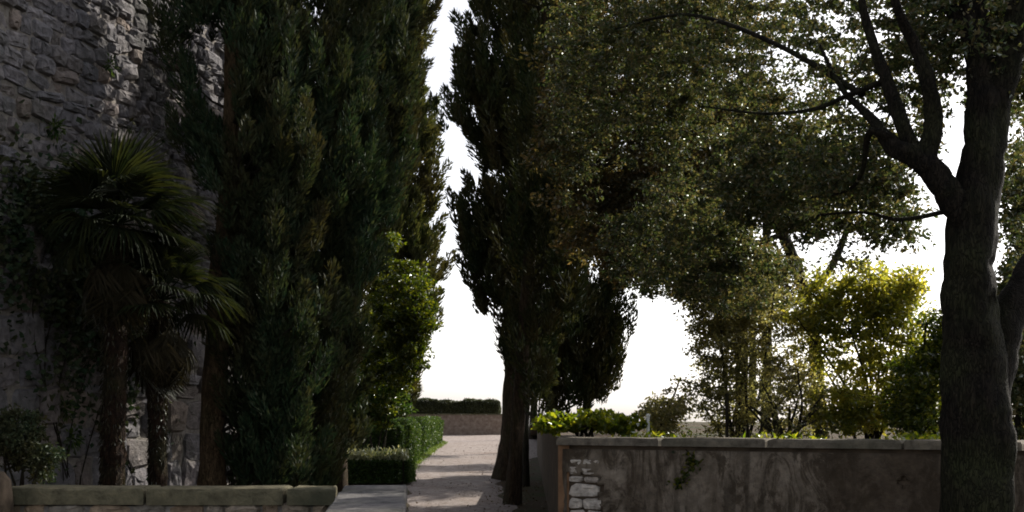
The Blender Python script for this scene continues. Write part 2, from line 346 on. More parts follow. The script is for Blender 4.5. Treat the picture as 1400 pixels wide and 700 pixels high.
big.sort(key=lambda t: -t[0]); rv, rf = [], []
for k, (ar, u, z, l, h) in enumerate(big):
    i = rng.randrange(24); dep = .26; yo = .085 + rng.uniform(-.035, .035); ti = rng.uniform(-.05, .05) if z < 3.2 else rng.gauss(0, .10)
    sz = (l*rng.uniform(.93, 1.06), dep*rng.uniform(.8, 1.2), h*rng.uniform(.92, 1.10))
    if k < 300: stone(cw, i, 'stone', (u, yo, z), sz, 0, ti)
    else:
        b = len(rv); sv, sf = STONES[i]; ct, sn = math.cos(ti), math.sin(ti)
        for (x, y, zz) in sv: x *= sz[0]; zz *= sz[2]; rv.append((u + x*ct + zz*sn, yo + y*sz[1], z - x*sn + zz*ct))
        rf += [tuple(b+j for j in t) for t in sf]
link('rubble_masonry', py_mesh('rubble_masonry', rv, rf), M['stone'], cw, kind='stuff', loc=(0, 0, 0))

# ------------------------------------------------------------------ low parapet in front of the palms, turning towards the camera
PY_, PT = 9.9, 1.0
pp = thing('parapet_wall', 'low rubble parapet under mossy coping slabs, turning towards the camera beside the path', 'low wall', (0, 0, 0))
v, f = [], []; box(v, f, -5.6, -1.52, 9.62, 10.0, -.1, .85); box(v, f, -1.46, -.95, 3.0, 9.95, -.1, .86)
link('mortar_core', py_mesh('mortar_core', v, f), M['mortar'], pp)
def slab(parent, quad, z0, z1, key, seed, name='coping_slab', bev=.015):
    """a worn slab over a 4-cornered plan"""
    rng = random.Random(seed); c = Vector((sum(q[0] for q in quad)/4, sum(q[1] for q in quad)/4)); v = []; per = []
    for k in range(4):
        a, b = Vector(quad[k]), Vector(quad[(k+1) % 4])
        for t in (0.02, .26, .5, .74, .98): per.append(a.lerp(b, t) + (c - a.lerp(b, t)).normalized() * rng.uniform(0, .022))
    n = len(per)
    for zz, ins in ((z0, 0), (z1 - bev*1.6, 0), (z1 - bev*.5, .5), (z1, 1.6)):
        for p in per: q = p + (c - p).normalized()*bev*ins; v.append((q.x, q.y, zz + (rng.uniform(-.007, .007) if zz > z0 else 0)))
    f = [tuple(range(n-1, -1, -1))] + [(r*n+k, r*n+(k+1) % n, (r+1)*n+(k+1) % n, (r+1)*n+k) for r in range(3) for k in range(n)] + [tuple(3*n+k for k in range(n))]
    return link(name, py_mesh(name, v, f), M[key], parent)
ux = [-5.5, -4.38, -3.12, -1.93, -1.50]
def pfy(x): return 9.56 - (x + 1.5) * -.0   # front line
for k in range(4):
    a, b = ux[k] + .006, ux[k+1] - .006; fy = 9.56
    if k == 3: slab(pp, [(a, fy), (b+.0, fy), (b-.05, 10.06), (a, 10.06)], .862, 1.0, 'coping', k)
    else: slab(pp, [(a, fy), (b, fy), (b, 10.06), (a, 10.06)], .862 + .004*(k % 2), 1.0 + .006*(k % 2), 'coping', k)
tl = [(-1.494, -.925, 9.98), (-1.40, -.84, 9.0), (-1.28, -.74, 7.9), (-1.15, -.62, 6.6), (-1.02, -.5, 5.2)]
for k in range(4):
    (l0, r0, y0), (l1, r1, y1) = tl[k], tl[k+1]
    slab(pp, [(l1+.004, y1+.006), (r1, y1+.006), (r0, y0-.006), (l0+.004, y0-.006)], .868, 1.008, 'coping_grey', 20+k)
rng = random.Random(9)
for (u, z, l, h) in courses(4.1, 0.02, .84, lambda z: rng.uniform(.10, .17), lambda z: rng.uniform(.14, .42), rng):
    if u < 4.0: stone(pp, rng.randrange(24), 'rubble', (-5.6 + u, 9.66 + rng.uniform(-.02, .02), min(z, .80)), (l*.95, .16, h*.9))
gp = thing('end_stone', 'rounded rough stone block at the left end of the low parapet', 'stone', P(2, 650, 9.4))
gp.location.z = 0
v, f = [], []
for i, (z, r) in enumerate([(0,.20),(.5,.19),(.9,.185),(1.08,.165),(1.15,.12),(1.175,.04)]):
    for k in range(12): a = 2*math.pi*k/12; q = abs(math.cos(a))**4+abs(math.sin(a))**4; v.append((r*math.cos(a)/q**.25 + R.uniform(-.008,.008), r*math.sin(a)/q**.25, z))
for i in range(5):
    for k in range(12): f.append((i*12+k, i*12+(k+1) % 12, (i+1)*12+(k+1) % 12, (i+1)*12+k))
f.append(tuple(60+k for k in range(12)))
link('block', py_mesh('block', v, f, True), M['dark_render'], gp, loc=(-.12, 0, 0))

# ------------------------------------------------------------------ garden wall on the right with its return along the path
A = Vector((.53, 11.8)); B = Vector((4.9, 9.4)); rd = (B - A).normalized(); RL = 8.5; ra = math.atan2(rd.y, rd.x); rn = Vector((-rd.y, rd.x))
rw = thing('garden_wall', 'plastered garden wall with dark stains, thin coping and a patch of bare stones at its left end', 'garden wall', (A.x, A.y, 0), rotz=ra)
v, f = [], []; box(v, f, .03, RL, .05, .38, -.1, 1.32); link('wall_core', py_mesh('wall_core', v, f), M['dark_render'], rw, loc=(0, 0, 0))
bm = bmesh.new(); cell = .04; nu, nz = int(RL/cell), int(1.31/cell); vv = {}
rng = random.Random(3)
def inpatch(u, z):
    w = .03*math.sin(z*23) + .025*math.sin(z*51+1)
    if .05 < u < .43 + w and z < 1.02 + .03*math.sin(u*31): return True
    return ((u-3.42)/.07)**2 + ((z-1.02)/.045)**2 < 1
def gv(i, j):
    if (i, j) not in vv: vv[(i, j)] = bm.verts.new((i*cell, .012*math.sin(i*.31)+.008*math.sin(i*.13+j*.4)+rng.uniform(-.003,.003), j*cell))
    return vv[(i, j)]
for i in range(nu):
    for j in range(nz):
        if not inpatch((i+.5)*cell, (j+.5)*cell): bm.faces.new((gv(i, j), gv(i+1, j), gv(i+1, j+1), gv(i, j+1)))
be = [e for e in bm.edges if e.is_boundary]; r_ = bmesh.ops.extrude_edge_only(bm, edges=be)
for g in r_['geom']:
    if isinstance(g, bmesh.types.BMVert): g.co.y += .045
me = bpy.data.meshes.new('plaster'); bm.to_mesh(me); bm.free(); me.polygons.foreach_set('use_smooth', [True]*len(me.polygons))
link('plaster', me, M['plaster'], rw, loc=(0, 0, 0))
rng = random.Random(12)
zc = .52
for hh, row in ((.13, (.2, .2)), (.12, (.16, .24)), (.15, (.36,)), (.07, (.17, .2)), (.10, (.14, .25)), (.07, (.17, .12, .09))):
    u = .055
    for l in row:
        stone(rw, rng.randrange(24), 'patch', (u + l/2, .06, zc + hh/2), (l*.92, .12, hh*.88)); u += l
    zc += hh + .004
u = -.06; k = 0
while u < RL:
    l = rng.uniform(.9, 1.3); d = bpy.data.objects
    q = [(u+.004, -.05), (u+l-.004, -.05), (u+l-.004, .42), (u+.004, .42)]
    o = slab(rw, q, 1.322, 1.40 + .003*(k % 2), 'coping_dark', 40+k); o.location = (0, 0, 0); u += l; k += 1
ret = thing('return_wall', 'dark retaining wall running back along the right side of the path', 'low wall', (0, 0, 0))
v, f = [], []; b0 = [(.50, 11.9), (.80, 11.98), (1.15, 38), (.85, 38)]
v = [(x, y, z) for z in (-.1, 1.36) for x, y in b0]; v = [(x, y, z + (gz(y)*.3 if z > 0 else 0)) for x, y, z in v]
f = [(0,3,2,1),(4,5,6,7),(0,1,5,4),(1,2,6,5),(2,3,7,6),(3,0,4,7)]
link('wall', py_mesh('wall', v, f), M['dark_render'], ret)
v, f = [], []; box(v, f, .485, .60, 11.80, 11.897, -.1, 1.318); link('plaster_edge', py_mesh('plaster_edge', v, f), M['orange'], ret)
# raised garden bed behind both walls
v, f = [], []; gx = [0, .3, .8, 1.5, 3, 5, 8, 12, 18, 26]; gy = [0, .3, 1, 2, 4, 7, 11, 16, 24, 36, 50]
def bed(i, j):
    x = .8 + gx[i]; base = 12.05 - .55*(x-.5) if x < 8 else 7.9; y = base + gy[j]
    return (x + (.1 if j > 3 else 0), y, 1.22 + .05*math.sin(x*2+y) + gz(y)*.6 - (1.6 if gy[j] > 40 else 0))
v = [bed(i, j) for j in range(len(gy)) for i in range(len(gx))]; nxx = len(gx)
f = [(j*nxx+i, j*nxx+i+1, (j+1)*nxx+i+1, (j+1)*nxx+i) for j in range(len(gy)-1) for i in range(nxx-1)]
link('garden_terrain', py_mesh('garden_terrain', v, f, True), M['soil'], kind='structure')

# ------------------------------------------------------------------ far terrace wall with clipped hedge on top
fd = 63.0
fw = thing('terrace_wall', 'distant brown terrace wall closing the far end of the path', 'wall', (0, 0, 0))
v, f = [], []; box(v, f, -14, -.55, fd, fd+.6, .3, gz(fd) + 1.13); link('wall', py_mesh('wall', v, f), M['farwall'], fw)
x = -14.04
while x < -.6: l = min(1.4, -.5 - x); slab(fw, [(x, fd-.06), (x+l-.012, fd-.06), (x+l-.012, fd+.66), (x, fd+.66)], gz(fd)+1.132, gz(fd)+1.20, 'coping', int(x*10) % 97 + 50); x += l

def surf_box(x0, x1, y0, y1, z0, z1, dens, rnd=.25):
    """points and outward normals over the sides and top of a softened box"""
    P_, N_ = [], []
    for ax, A0, A1, B0, B1, fx, nrm in ((0, x0, x1, z0, z1, y0, (0,-1,0)), (0, x0, x1, z0, z1, y1, (0,1,0)), (1, y0, y1, z0, z1, x0, (-1,0,0)), (1, y0, y1, z0, z1, x1, (1,0,0)), (2, x0, x1, y0, y1, z1, (0,0,1))):
        n = int(abs((A1-A0)*(B1-B0))*dens); a = G.uniform(A0, A1, n); b = G.uniform(B0, B1, n); c = np.full(n, fx)
        p = {0: np.stack([a, c, b], 1), 1: np.stack([c, a, b], 1), 2: np.stack([a, b, c], 1)}[ax]
        P_.append(p); N_.append(np.tile(nrm, (n, 1)))
    p = np.concatenate(P_); nn = np.concatenate(N_).astype(float)
    wob = .035*np.sin(p[:, 0]*5.1+p[:, 2]*3) + .03*np.sin(p[:, 1]*4.3+p[:, 0]*2.2+p[:, 2]*6)
    m = (p - [(x0+x1)/2, (y0+y1)/2, (z0+z1)/2]) / [(x1-x0)/2, (y1-y0)/2, (z1-z0)/2]
    corner = np.clip(np.sort(np.abs(m), 1)[:, 1] - .8, 0, 1)[:, None]
    return p + nn * (wob[:, None] + G.normal(0, .03, (len(p), 1))) - m * corner * rnd, nn
def hedge(label, x0, x1, y0, y1, h, dens, size, key='hedge', rnd=.25, group='clipped hedge blocks beside the path', base=None, glint_leaves=0):
    z0 = gz((y0+y1)/2) if base is None else base
    t = thing('hedge', label, 'hedge', ((x0+x1)/2, (y0+y1)/2, z0), group)
    p, nn = surf_box(x0, x1, y0, y1, z0, z0+h, dens, rnd); a = G.normal(size=p.shape) + nn*.7
    link('foliage', leaves('hedge_foliage', p, a, G.uniform(.7, 1.3, len(p))*size, G.uniform(.45, .6, len(p))*size), M[key], t, kind='stuff')
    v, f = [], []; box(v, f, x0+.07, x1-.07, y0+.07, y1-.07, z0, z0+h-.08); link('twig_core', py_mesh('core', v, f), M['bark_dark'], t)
    if glint_leaves:  # extra pale leaves along the top: sunlight put into their colour
        n = glint_leaves; p = np.stack([G.uniform(x0, x1, n), G.uniform(y0, y0+.5, n), z0 + h - .04 + np.abs(G.normal(0, .09, n))], 1); a = G.normal(size=(n, 3)); a[:, 2] = np.abs(a[:, 2]) + .6
        link('painted_glint_leaves', leaves('painted_glint_leaves', p, a, G.uniform(.06, .14, n), G.uniform(.025, .045, n)), M['pale'], t, kind='stuff')
    return t
edges = [480, 548, 598, 632, 660, 683]; HL = ['far clipped hedge block half hidden by the trees, leftmost on the terrace wall', 'far clipped hedge block above the end of the path hedges', 'third far hedge block on the terrace wall, left of the centre', 'narrow far hedge block second from the trunk', 'last far hedge block on the terrace wall, beside the cypress trunk']
for k in range(5):
    a, b = (edges[k]-700)/F*fd + .01, (edges[k+1]-700)/F*fd - .01
    hedge(HL[k], a, b, fd-.02, fd+.65, (.74, .80, .72, .78, .73)[k], 1500, .085, 'hedge_far', .10, 'hedge blocks on the far terrace wall', gz(fd)+1.18)
hedge('low front hedge with top leaves coloured pale as sun glints behind the parapet', -4.1, -2.2, 23.6, 24.6, .58, 5000, .06, rnd=.5, glint_leaves=2600)
hedge('wide clipped hedge behind the low front hedge', -5.2, -2.95, 29.2, 30.2, 1.2, 3000, .065)
hedge('nearest hedge block of the row along the path, its end brightly lit', -3.7, -2.78, 30.4, 33.6, 1.2, 3000, .065)
hedge('middle hedge block of the row along the path', -3.9, -2.98, 35.2, 39.6, 1.18, 2400, .07)
hedge('farthest hedge block of the row, nearest the terrace wall', -4.1, -3.08, 41.4, 49.8, 1.12, 2000, .075)

# ------------------------------------------------------------------ crowns
def interp(tab, y, k): return np.interp(y, [t[0] for t in tab], [t[k] for t in tab])
GAPS = [((.9, 13.0, 1.5), .7), ((1.6, 13.0, 1.5), .45), ((2.9, 13.8, 2.6), .9), ((3.9, 13.5, 2.4), .8), ((-4.75, 17.7, 7.1), .75), ((-4.6, 18.2, 6.2), .45), ((-5.26, 15.75, 1.2), .22), ((-3.1, 23.8, .85), 1.0), ((.9, 12, 1.4), .4)]
def lit(c):
    """open gaps in the crowns along which the sun reaches a few sunlit spots of the photograph"""
    ok = np.ones(len(c), bool); sd = np.array(tuple(sdir))
    for p, r in GAPS:
        q = c - np.array(p); t = q @ sd; dd = np.linalg.norm(q - t[:, None]*sd, axis=1); ok &= ~((t > (.8 if p[0] < 0 else 4.0 if p[0] < 1.7 else 2.6)) & (dd < r) & (G.random(len(c)) < .93))
    return ok
def holes_ok(c, holes):
    px, py = proj(c); ok = np.ones(len(c), bool)
    for hx, hy, rx, ry, s in holes:
        q = ((px-hx)/rx)**2 + ((py-hy)/ry)**2; ok &= ~((q < 1) & (G.random(len(c)) < s))
    return ok
def cypress(name, label, sil, d, trunk=None, key='cypress', plumes=520, per=150, card=(.11, .032), holes=(), depth=.85, seed=1, tmat='bark_cyp', cat='cypress tree'):
    """sil: rows (height px, left px, right px) read off the photograph, made solid at distance d"""
    ys_ = np.array([s[0] for s in sil]); w = np.maximum(np.array([s[2]-s[1] for s in sil]), 5)
    grid = np.linspace(ys_.min(), ys_.max(), 400); wg = np.interp(grid, ys_, w); cdf = np.cumsum(wg**1.2); cdf /= cdf[-1]
    py = np.interp(G.random(plumes), cdf, grid); l = interp(sil, py, 1); r = interp(sil, py, 2); mid = (l+r)/2; hw = (r-l)/2 / F * d
    th = G.uniform(0, 2*math.pi, plumes); rr = np.sqrt(G.uniform(.10, .92, plumes))
    c = np.stack([(mid-700)/F*d + rr*np.cos(th)*hw, d + rr*np.sin(th)*hw*depth, EYE + (572-py)/F*d], 1)
    ok = holes_ok(c, holes) & lit(c); c = c[ok]; th = th[ok]; rr = rr[ok]; n = len(c)
    sc = d / 20; c[:, :2] += (G.random(n)**4 * .35)[:, None] * np.stack([np.cos(th), np.sin(th)], 1)
    pl = G.uniform(.22, .45, n) * sc**.5; pr = G.uniform(.10, .20, n) * sc**.5
    out = np.stack([np.cos(th), np.sin(th), np.zeros(n)], 1); ax = unit(out*.35 + [0, 0, 1] + G.normal(0, .18, (n, 3)))
    idx = np.repeat(np.arange(n), per); m_ = len(idx); t = G.uniform(-1, 1, m_); a = ax[idx]
    rad = pr[idx] * np.sqrt(np.clip(1 - t*t*np.where(t > 0, 1, .6), 0.02, 1)) * np.sqrt(G.random(m_))
    o = unit(np.cross(a, G.normal(size=(m_, 3)))); pts = c[idx] + a*(t*pl[idx])[:, None] + o*rad[:, None]
    axis = a*1.2 + o*.55 + G.normal(0, .28, (m_, 3))
    bz = gz(d); x0 = trunk[0][0] if trunk else (interp(sil, 500, 1)+interp(sil, 500, 2))/2
    T = thing(name, label, cat, Vector((( x0-700)/F*d, d, bz)))
    zmin = gz(d) + .05; pts[:, 2] = np.maximum(pts[:, 2], zmin + .1*G.random(m_))
    link('foliage', leaves('cypress_foliage', pts, axis, G.uniform(.5, 1.7, m_)*card[0], G.uniform(.55, 1.2, m_)*card[1]), M[key], T, kind='stuff')
    if trunk is None: trunk = [(x0, None, .16), (x0, 200, .10), (x0+3, -300, .05)]
    tp, tr = [], []
    for (x, y, r_) in trunk:
        q = P(x, y, d) if y is not None else np.array([(x-700)/F*d, d, bz-.1]); tp.append(q); tr.append(r_)
    link('trunk', trunk_mesh('cypress_trunk', tp, tr, 8, 16, .14, .05, .45, seed), M[tmat], T)
    # limbs reaching from the trunk into the plumes
    v, f = [], []; pth, _ = smooth_path(tp, tr, 10); pth = np.array([tuple(q) for q in pth]); rng = random.Random(seed)
    for k in range(0, n, 5):
        e = c[k]; j = np.argmin(np.abs(pth[:, 2] - (e[2] - .5*abs(e[0]-pth[:, 0].mean()) - .25))); s = pth[j]
        if np.linalg.norm(e-s) > 3: continue
        mdl = (s*.5+e*.5) + [0, 0, -.06]; tube(v, f, [s, mdl, e], [.022, .016, .006], 5, .2, rng)
    if v: link('branches', py_mesh('branches', v, f, True), M['bark_dark'], T, kind='stuff')
    return T

SK = [(265, 95, 34, 75, .75), (300, 150, 28, 45, .6)]
cypress('cypress_tree', 'leftmost cypress with a bare brown trunk and ragged gaps against the stone wall',
        [(-140, 255, 350), (-60, 226, 400), (60, 226, 420), (140, 236, 440), (220, 262, 440), (300, 285, 440), (400, 285, 430), (500, 300, 425), (600, 310, 420), (650, 318, 415)], 15.2,
        [(286, None, .19), (292, 560, .165), (303, 380, .15), (315, 240, .12), (318, 0, .09), (320, -250, .04)], plumes=700, per=150, card=(.10, .030), holes=[(282, 70, 28, 52, 1), (262, 140, 18, 24, 1), (304, 120, 24, 56, 1), (322, 175, 15, 36, 1), (350, 380, 500, 800, .12), (292, 480, 30, 240, 1)], seed=2, tmat='bark_warm')
cypress('cypress_tree', 'broad dark cypress between the brown trunk and the laurel, foliage down to the ground',
        [(-150, 380, 460), (-60, 335, 520), (100, 330, 530), (250, 335, 535), (400, 325, 500), (520, 325, 480), (620, 330, 465), (665, 335, 455)], 16.2, plumes=620, per=160, card=(.115, .032), seed=3)
cypress('cypress_tree', 'tall cypress behind the laurel, third from the left',
        [(-70, 470, 530), (-20, 440, 570), (100, 430, 572), (250, 440, 556), (330, 440, 515), (420, 440, 492), (520, 440, 482), (600, 445, 475)], 19.2, plumes=520, per=150, card=(.13, .040), seed=4)
cypress('cypress_tree', 'cypress at the left edge of the path with pale foliage on its right side',
        [(-170, 520, 570), (-100, 490, 590), (0, 490, 590), (60, 492, 588), (120, 495, 584), (170, 500, 596), (260, 500, 602), (330, 500, 603), (400, 500, 604), (450, 500, 592), (500, 500, 578), (550, 500, 565), (580, 515, 552)], 34.4,
        [(541, None, .17), (541, 200, .10), (544, -160, .04)], key='cypress_olive', plumes=600, per=150, card=(.19, .058), seed=5)
# the middle pair
cypress('cypress_tree', 'big dark cypress in the middle, its thick trunk flaring beside the path',
        [(-320, 650, 760), (-80, 650, 770), (0, 648, 778), (60, 622, 790), (110, 608, 790), (150, 612, 795), (200, 652, 790), (250, 636, 790), (300, 624, 790), (345, 632, 795), (400, 644, 795), (440, 652, 790), (470, 664, 775), (500, 672, 745), (515, 690, 735)], 25.7,
        [(694, None, .30), (700, 590, .27), (704, 480, .25), (706, 300, .2), (705, 0, .12), (702, -300, .04)], key='cypress_dark', plumes=900, per=150, card=(.15, .045), holes=[(630, 205, 26, 36, .9), (604, 325, 20, 18, .7)], seed=6)
cypress('cypress_tree', 'slim brown trunked cypress standing just in front of the big dark middle cypress',
        [(-150, 700, 780), (0, 700, 800), (150, 700, 800), (300, 700, 795), (400, 700, 790), (470, 700, 772), (520, 712, 752), (560, 716, 738)], 19.2,
        [(700, None, .125), (706, 600, .115), (714, 470, .11), (728, 300, .10), (745, 100, .07), (752, -180, .03)], key='cypress_dark', plumes=330, per=110, card=(.11, .034), holes=[(735, 520, 22, 40, .5)], seed=7)
cypress('cypress_tree', 'drooping dark cypress with a rounded right side hanging over the end of the wall',
        [(-100, 765, 800), (150, 755, 830), (300, 750, 848), (400, 745, 856), (450, 742, 852), (490, 744, 852), (520, 745, 836), (545, 745, 815), (566, 748, 790)], 28.0,
        [(757, None, .12), (758, 540, .10), (775, 400, .09), (785, 100, .05), (786, -80, .03)], key='cypress_dark', plumes=620, per=120, card=(.15, .047), holes=[(782, 540, 22, 18, .8), (742, 520, 12, 24, .6), (835, 535, 12, 14, .6)], seed=8, tmat='bark_dark')

def crown(parent, nodes, clusters, per, lsize, key, rad=(.2, .4), tw=.008, twkey='bark_dark', droop=.15, aspect=.52, name='foliage', seed=1, brk=-3.1):
    """leaf clusters joined to the limbs by forking twigs"""
    clusters = clusters[lit(clusters)]; nd = [np.array(p, float) for p in nodes]; v, f = [], []; rng = random.Random(seed)
    root = nd[0]; arr = np.array(nd); dmin = np.array([np.min(np.linalg.norm(arr - c, axis=1)) for c in clusters])
    for k in np.argsort(dmin):
        e = clusters[k]; j = int(np.argmin(np.linalg.norm(arr - e, axis=1))); s = arr[j]; dd = np.linalg.norm(e-s)
        if dd < .05: continue
        off = G.normal(0, .09, 3)*dd; m1 = s*.66+e*.34+off+[0, 0, -.03*dd]; m2 = s*.33+e*.67+off*.9
        r0 = tw*(.8+.9*dd); tube(v, f, [s, m1, m2, e], [r0, r0*.75, r0*.55, r0*.3], 4, .2, rng, False)
        arr = np.vstack([arr, m1, m2, e])
    link('twigs', py_mesh('twigs', v, f, True), M[twkey], parent, kind='stuff')
    n = len(clusters); idx = np.repeat(np.arange(n), per); m_ = len(idx)
    rr = G.uniform(rad[0], rad[1], n)[idx]; o = unit(G.normal(size=(m_, 3))) * [1, 1, .62]
    pts = clusters[idx] + o*(rr*G.random(m_)**.5)[:, None]
    w = brk; kp = (np.sin(pts[:, 0]*31+pts[:, 2]*17)+np.sin(pts[:, 2]*37-pts[:, 1]*13)+np.sin(pts[:, 1]*29+pts[:, 0]*11)) > w; pts = pts[kp]; o = o[kp]; m_ = len(pts)
    a = o*.8 + G.normal(0, .6, (m_, 3)); a[:, 2] -= droop
    link(name, leaves(name, pts, a, G.uniform(.6, 1.25, m_)*lsize, G.uniform(.75, 1.2, m_)*lsize*aspect, .3, .25), M[key], parent, kind='stuff')
def ellipsoids(spec, n):
    """spec rows: centre px, py, distance, rx px, ry px, r distance, weight"""
    w = np.array([s[6] for s in spec], float); k = G.choice(len(spec), n, p=w/w.sum()); out = []
    for i in k:
        cx, cy, d, rx, ry, rd_, _ = spec[i]; o = unit(G.normal(size=(1, 3)))[0] * G.random()**(1/2.4)
        dd = d + o[1]*rd_; out.append(P(cx + o[0]*rx, cy + o[2]*ry, dd))
    return np.array(out)

# ------------------------------------------------------------------ big oak on the right
OD = 8.6
oak = thing('oak_tree', 'big dark oak with a thick trunk and wide crown before the garden wall', 'oak tree', Vector((P(1335, 572, OD)[0], OD, 0)))
LAST = [None]
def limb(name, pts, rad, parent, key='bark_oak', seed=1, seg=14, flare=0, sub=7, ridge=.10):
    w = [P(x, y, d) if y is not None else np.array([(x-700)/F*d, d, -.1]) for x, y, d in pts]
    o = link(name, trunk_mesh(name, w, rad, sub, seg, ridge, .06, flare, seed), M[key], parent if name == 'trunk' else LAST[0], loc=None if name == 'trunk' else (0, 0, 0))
    if name == 'trunk': LAST[0] = o
    return w
nodes = []
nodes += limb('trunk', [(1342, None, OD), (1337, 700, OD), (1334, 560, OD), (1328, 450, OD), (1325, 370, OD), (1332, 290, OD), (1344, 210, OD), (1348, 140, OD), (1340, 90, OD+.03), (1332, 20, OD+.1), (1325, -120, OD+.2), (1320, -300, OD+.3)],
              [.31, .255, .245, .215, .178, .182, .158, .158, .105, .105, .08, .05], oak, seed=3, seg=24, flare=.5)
limbs = [
 ([(1330, 320, OD), (1308, 282, OD-.05), (1285, 246, OD-.06), (1255, 215, OD-.05), (1222, 200, OD), (1190, 160, OD+.2), (1150, 120, OD+.5), (1120, 60, OD+.9)], [.12,.11,.10,.09,.07,.035,.02,.012]),
 ([(1255, 215, OD-.03), (1235, 175, OD), (1212, 110, OD+.1), (1192, 55, OD+.2), (1178, 0, OD+.25), (1168, -90, OD+.3)], [.065,.058,.048,.038,.03,.02]),
 ([(1262, 222, OD-.05), (1275, 170, OD-.1), (1268, 110, OD-.2), (1250, 60, OD-.2), (1225, 5, OD-.3), (1205, -80, OD-.3)], [.085,.07,.055,.042,.032,.02]),

 ([(1346, 190, OD), (1362, 135, OD-.04), (1380, 80, OD-.08), (1393, 10, OD-.1), (1410, -100, OD)], [.12,.115,.10,.09,.06]),
 ([(1352, 590, OD), (1362, 500, OD+.03), (1380, 430, OD+.1), (1405, 375, OD+.25), (1450, 290, OD+.5), (1500, 150, OD+.7)], [.14,.14,.13,.11,.09,.06]),
 ([(1225, 195, OD), (1190, 180, OD), (1180, 230, OD+.3), (1160, 260, OD+.6), (1110, 270, OD+1.2)], [.04,.028,.018,.012,.008]),
 ([(1212, 110, OD+.1), (1160, 130, OD+.4), (1110, 150, OD+.9), (1040, 155, OD+1.6), (960, 145, OD+2.6)], [.026,.022,.017,.012,.007]),
 ([(1290, 290, OD-.05), (1230, 300, OD+.4), (1170, 290, OD+1), (1080, 300, OD+1.8)], [.02,.016,.012,.007]),
 ([(1336, 60, OD), (1250, -40, OD+.6), (1120, -90, OD+1.5), (960, -100, OD+2.5), (820, -60, OD+3.4)], [.06,.05,.04,.03,.012]),
 ([(1180, 130, OD+.4), (1060, 60, OD+1.2), (940, 20, OD+2.2), (840, 40, OD+3.2)], [.026,.022,.016,.008]),
]
for k, (pts, rad) in enumerate(limbs):
    w = limb('limb', pts, rad, oak, seed=20+k, seg=12)
    pw, _ = smooth_path([Vector(q) for q in w], rad, 5); nodes += [np.array(tuple(q)) for q in pw[3:]]
nodes = nodes[4:]
HO = [(1085, 95, 40, 38, .45), (1160, 95, 34, 60, .4), (1220, 150, 34, 70, .4), (1040, 165, 26, 20, .5), (1205, 45, 18, 36, .6), (1240, 185, 14, 30, .75), (1165, 145, 16, 16, .7), (1255, 100, 14, 30, .5), (1145, 35, 16, 16, .6), (1010, 80, 12, 12, .5),
      (1352, 60, 8, 36, .85), (1130, 75, 30, 26, .6), (1270, 255, 16, 20, .8), (1160, 365, 60, 50, .85), (1235, 365, 30, 40, .7), (1275, 345, 26, 75, .9), (1385, 180, 14, 40, .6), (890, 510, 85, 100, 1.0), (1265, 430, 40, 60, .95), (1330, 350, 60, 300, .9)]
cl = ellipsoids([(860, 60, 12.4, 110, 120, 1.0, 1.3), (920, 150, 12.6, 110, 110, .9, 1.3), (790, 120, 13.0, 50, 190, .7, 1.2), (900, -110, 12.6, 200, 90, 1.4, 1.6), (1080, 130, 11.4, 90, 80, .8, .6), (1190, 110, 10.2, 90, 120, .9, .6), (1345, 100, 9.6, 60, 120, .6, .8), (960, 20, 12, 130, 120, 1.2, 1.8), (930, 330, 12.2, 110, 90, .9, 2.2), (1070, 240, 11.2, 110, 80, 1.0, 3.0), (1050, 30, 11, 140, 130, 1.1, 1.3),
                 (1180, 60, 10, 110, 150, 1.0, 1.3), (1180, 225, 9.6, 110, 60, .7, 1.4), (1290, 50, 9.4, 100, 160, .8, 1.9), (1370, 30, 9, 90, 140, .7, 1.4), (1020, 380, 12, 90, 50, .7, .9), (1180, 315, 10.5, 120, 70, .8, 1.7),
                 (1400, 300, 10.5, 50, 200, .8, 1.0), (1100, -150, 10.5, 330, 70, 1.5, 1.2)], 3400)
cl = cl[holes_ok(cl, HO)]
crown(oak, nodes, cl, 78, .056, 'oak', (.08, .22), .005, seed=4, brk=-.25)

# ------------------------------------------------------------------ second tree behind the wall, brown leaved
t2 = thing('holm_oak_tree', 'thin leaning tree behind the garden wall with a brownish olive crown hanging over the middle', 'tree', Vector((P(1118, 572, 16.5)[0], 16.5, 1.3)))
def limb2(name, pts, rad, parent, key='bark_dark', seed=1, z0=None):
    w = [P(x, y, d) for x, y, d in pts]
    if z0 is not None: w[0][2] = z0
    o = link(name, trunk_mesh(name, w, rad, 6, 10, .1, .08, 0, seed), M[key], parent if name == 'trunk' else LAST[0], loc=None if name == 'trunk' else (0, 0, 0))
    if name == 'trunk': LAST[0] = o
    return w
nd2 = limb2('trunk', [(1122, 640, 16.5), (1118, 540, 16.5), (1112, 460, 16.4), (1100, 400, 16.3), (1070, 320, 16.1), (1010, 230, 15.8), (960, 120, 15.6), (930, -40, 15.5)], [.13,.10,.09,.085,.08,.07,.05,.03], t2, seed=41, z0=1.2)
for k, (pts, rad) in enumerate([([(1040, 280, 16), (960, 240, 15.6), (880, 215, 15.2), (800, 235, 15)], [.06,.045,.035,.015]), ([(1100, 400, 16.3), (1140, 360, 16.5), (1180, 250, 17), (1230, 120, 17.5)], [.06,.05,.035,.015]),
                               ([(1070, 320, 16.1), (980, 350, 15.7), (890, 360, 15.3)], [.045,.03,.012]), ([(985, 180, 15.8), (880, 90, 15.3), (800, 40, 15)], [.04,.03,.012])]):
    w = limb2('limb', pts, rad, t2, seed=50+k); pw, _ = smooth_path([Vector(q) for q in w], rad, 4); nd2 += [np.array(tuple(q)) for q in pw]
cl = ellipsoids([(850, 120, 15.2, 95, 190, .9, 3), (950, 120, 15.6, 110, 170, .9, 3), (880, 300, 15.5, 110, 90, .8, 2.4), (1020, 250, 16, 120, 120, .9, 2), (780, 160, 15.0, 50, 200, .8, 1.0), (1000, 390, 16, 90, 60, .7, 1.2)], 660)
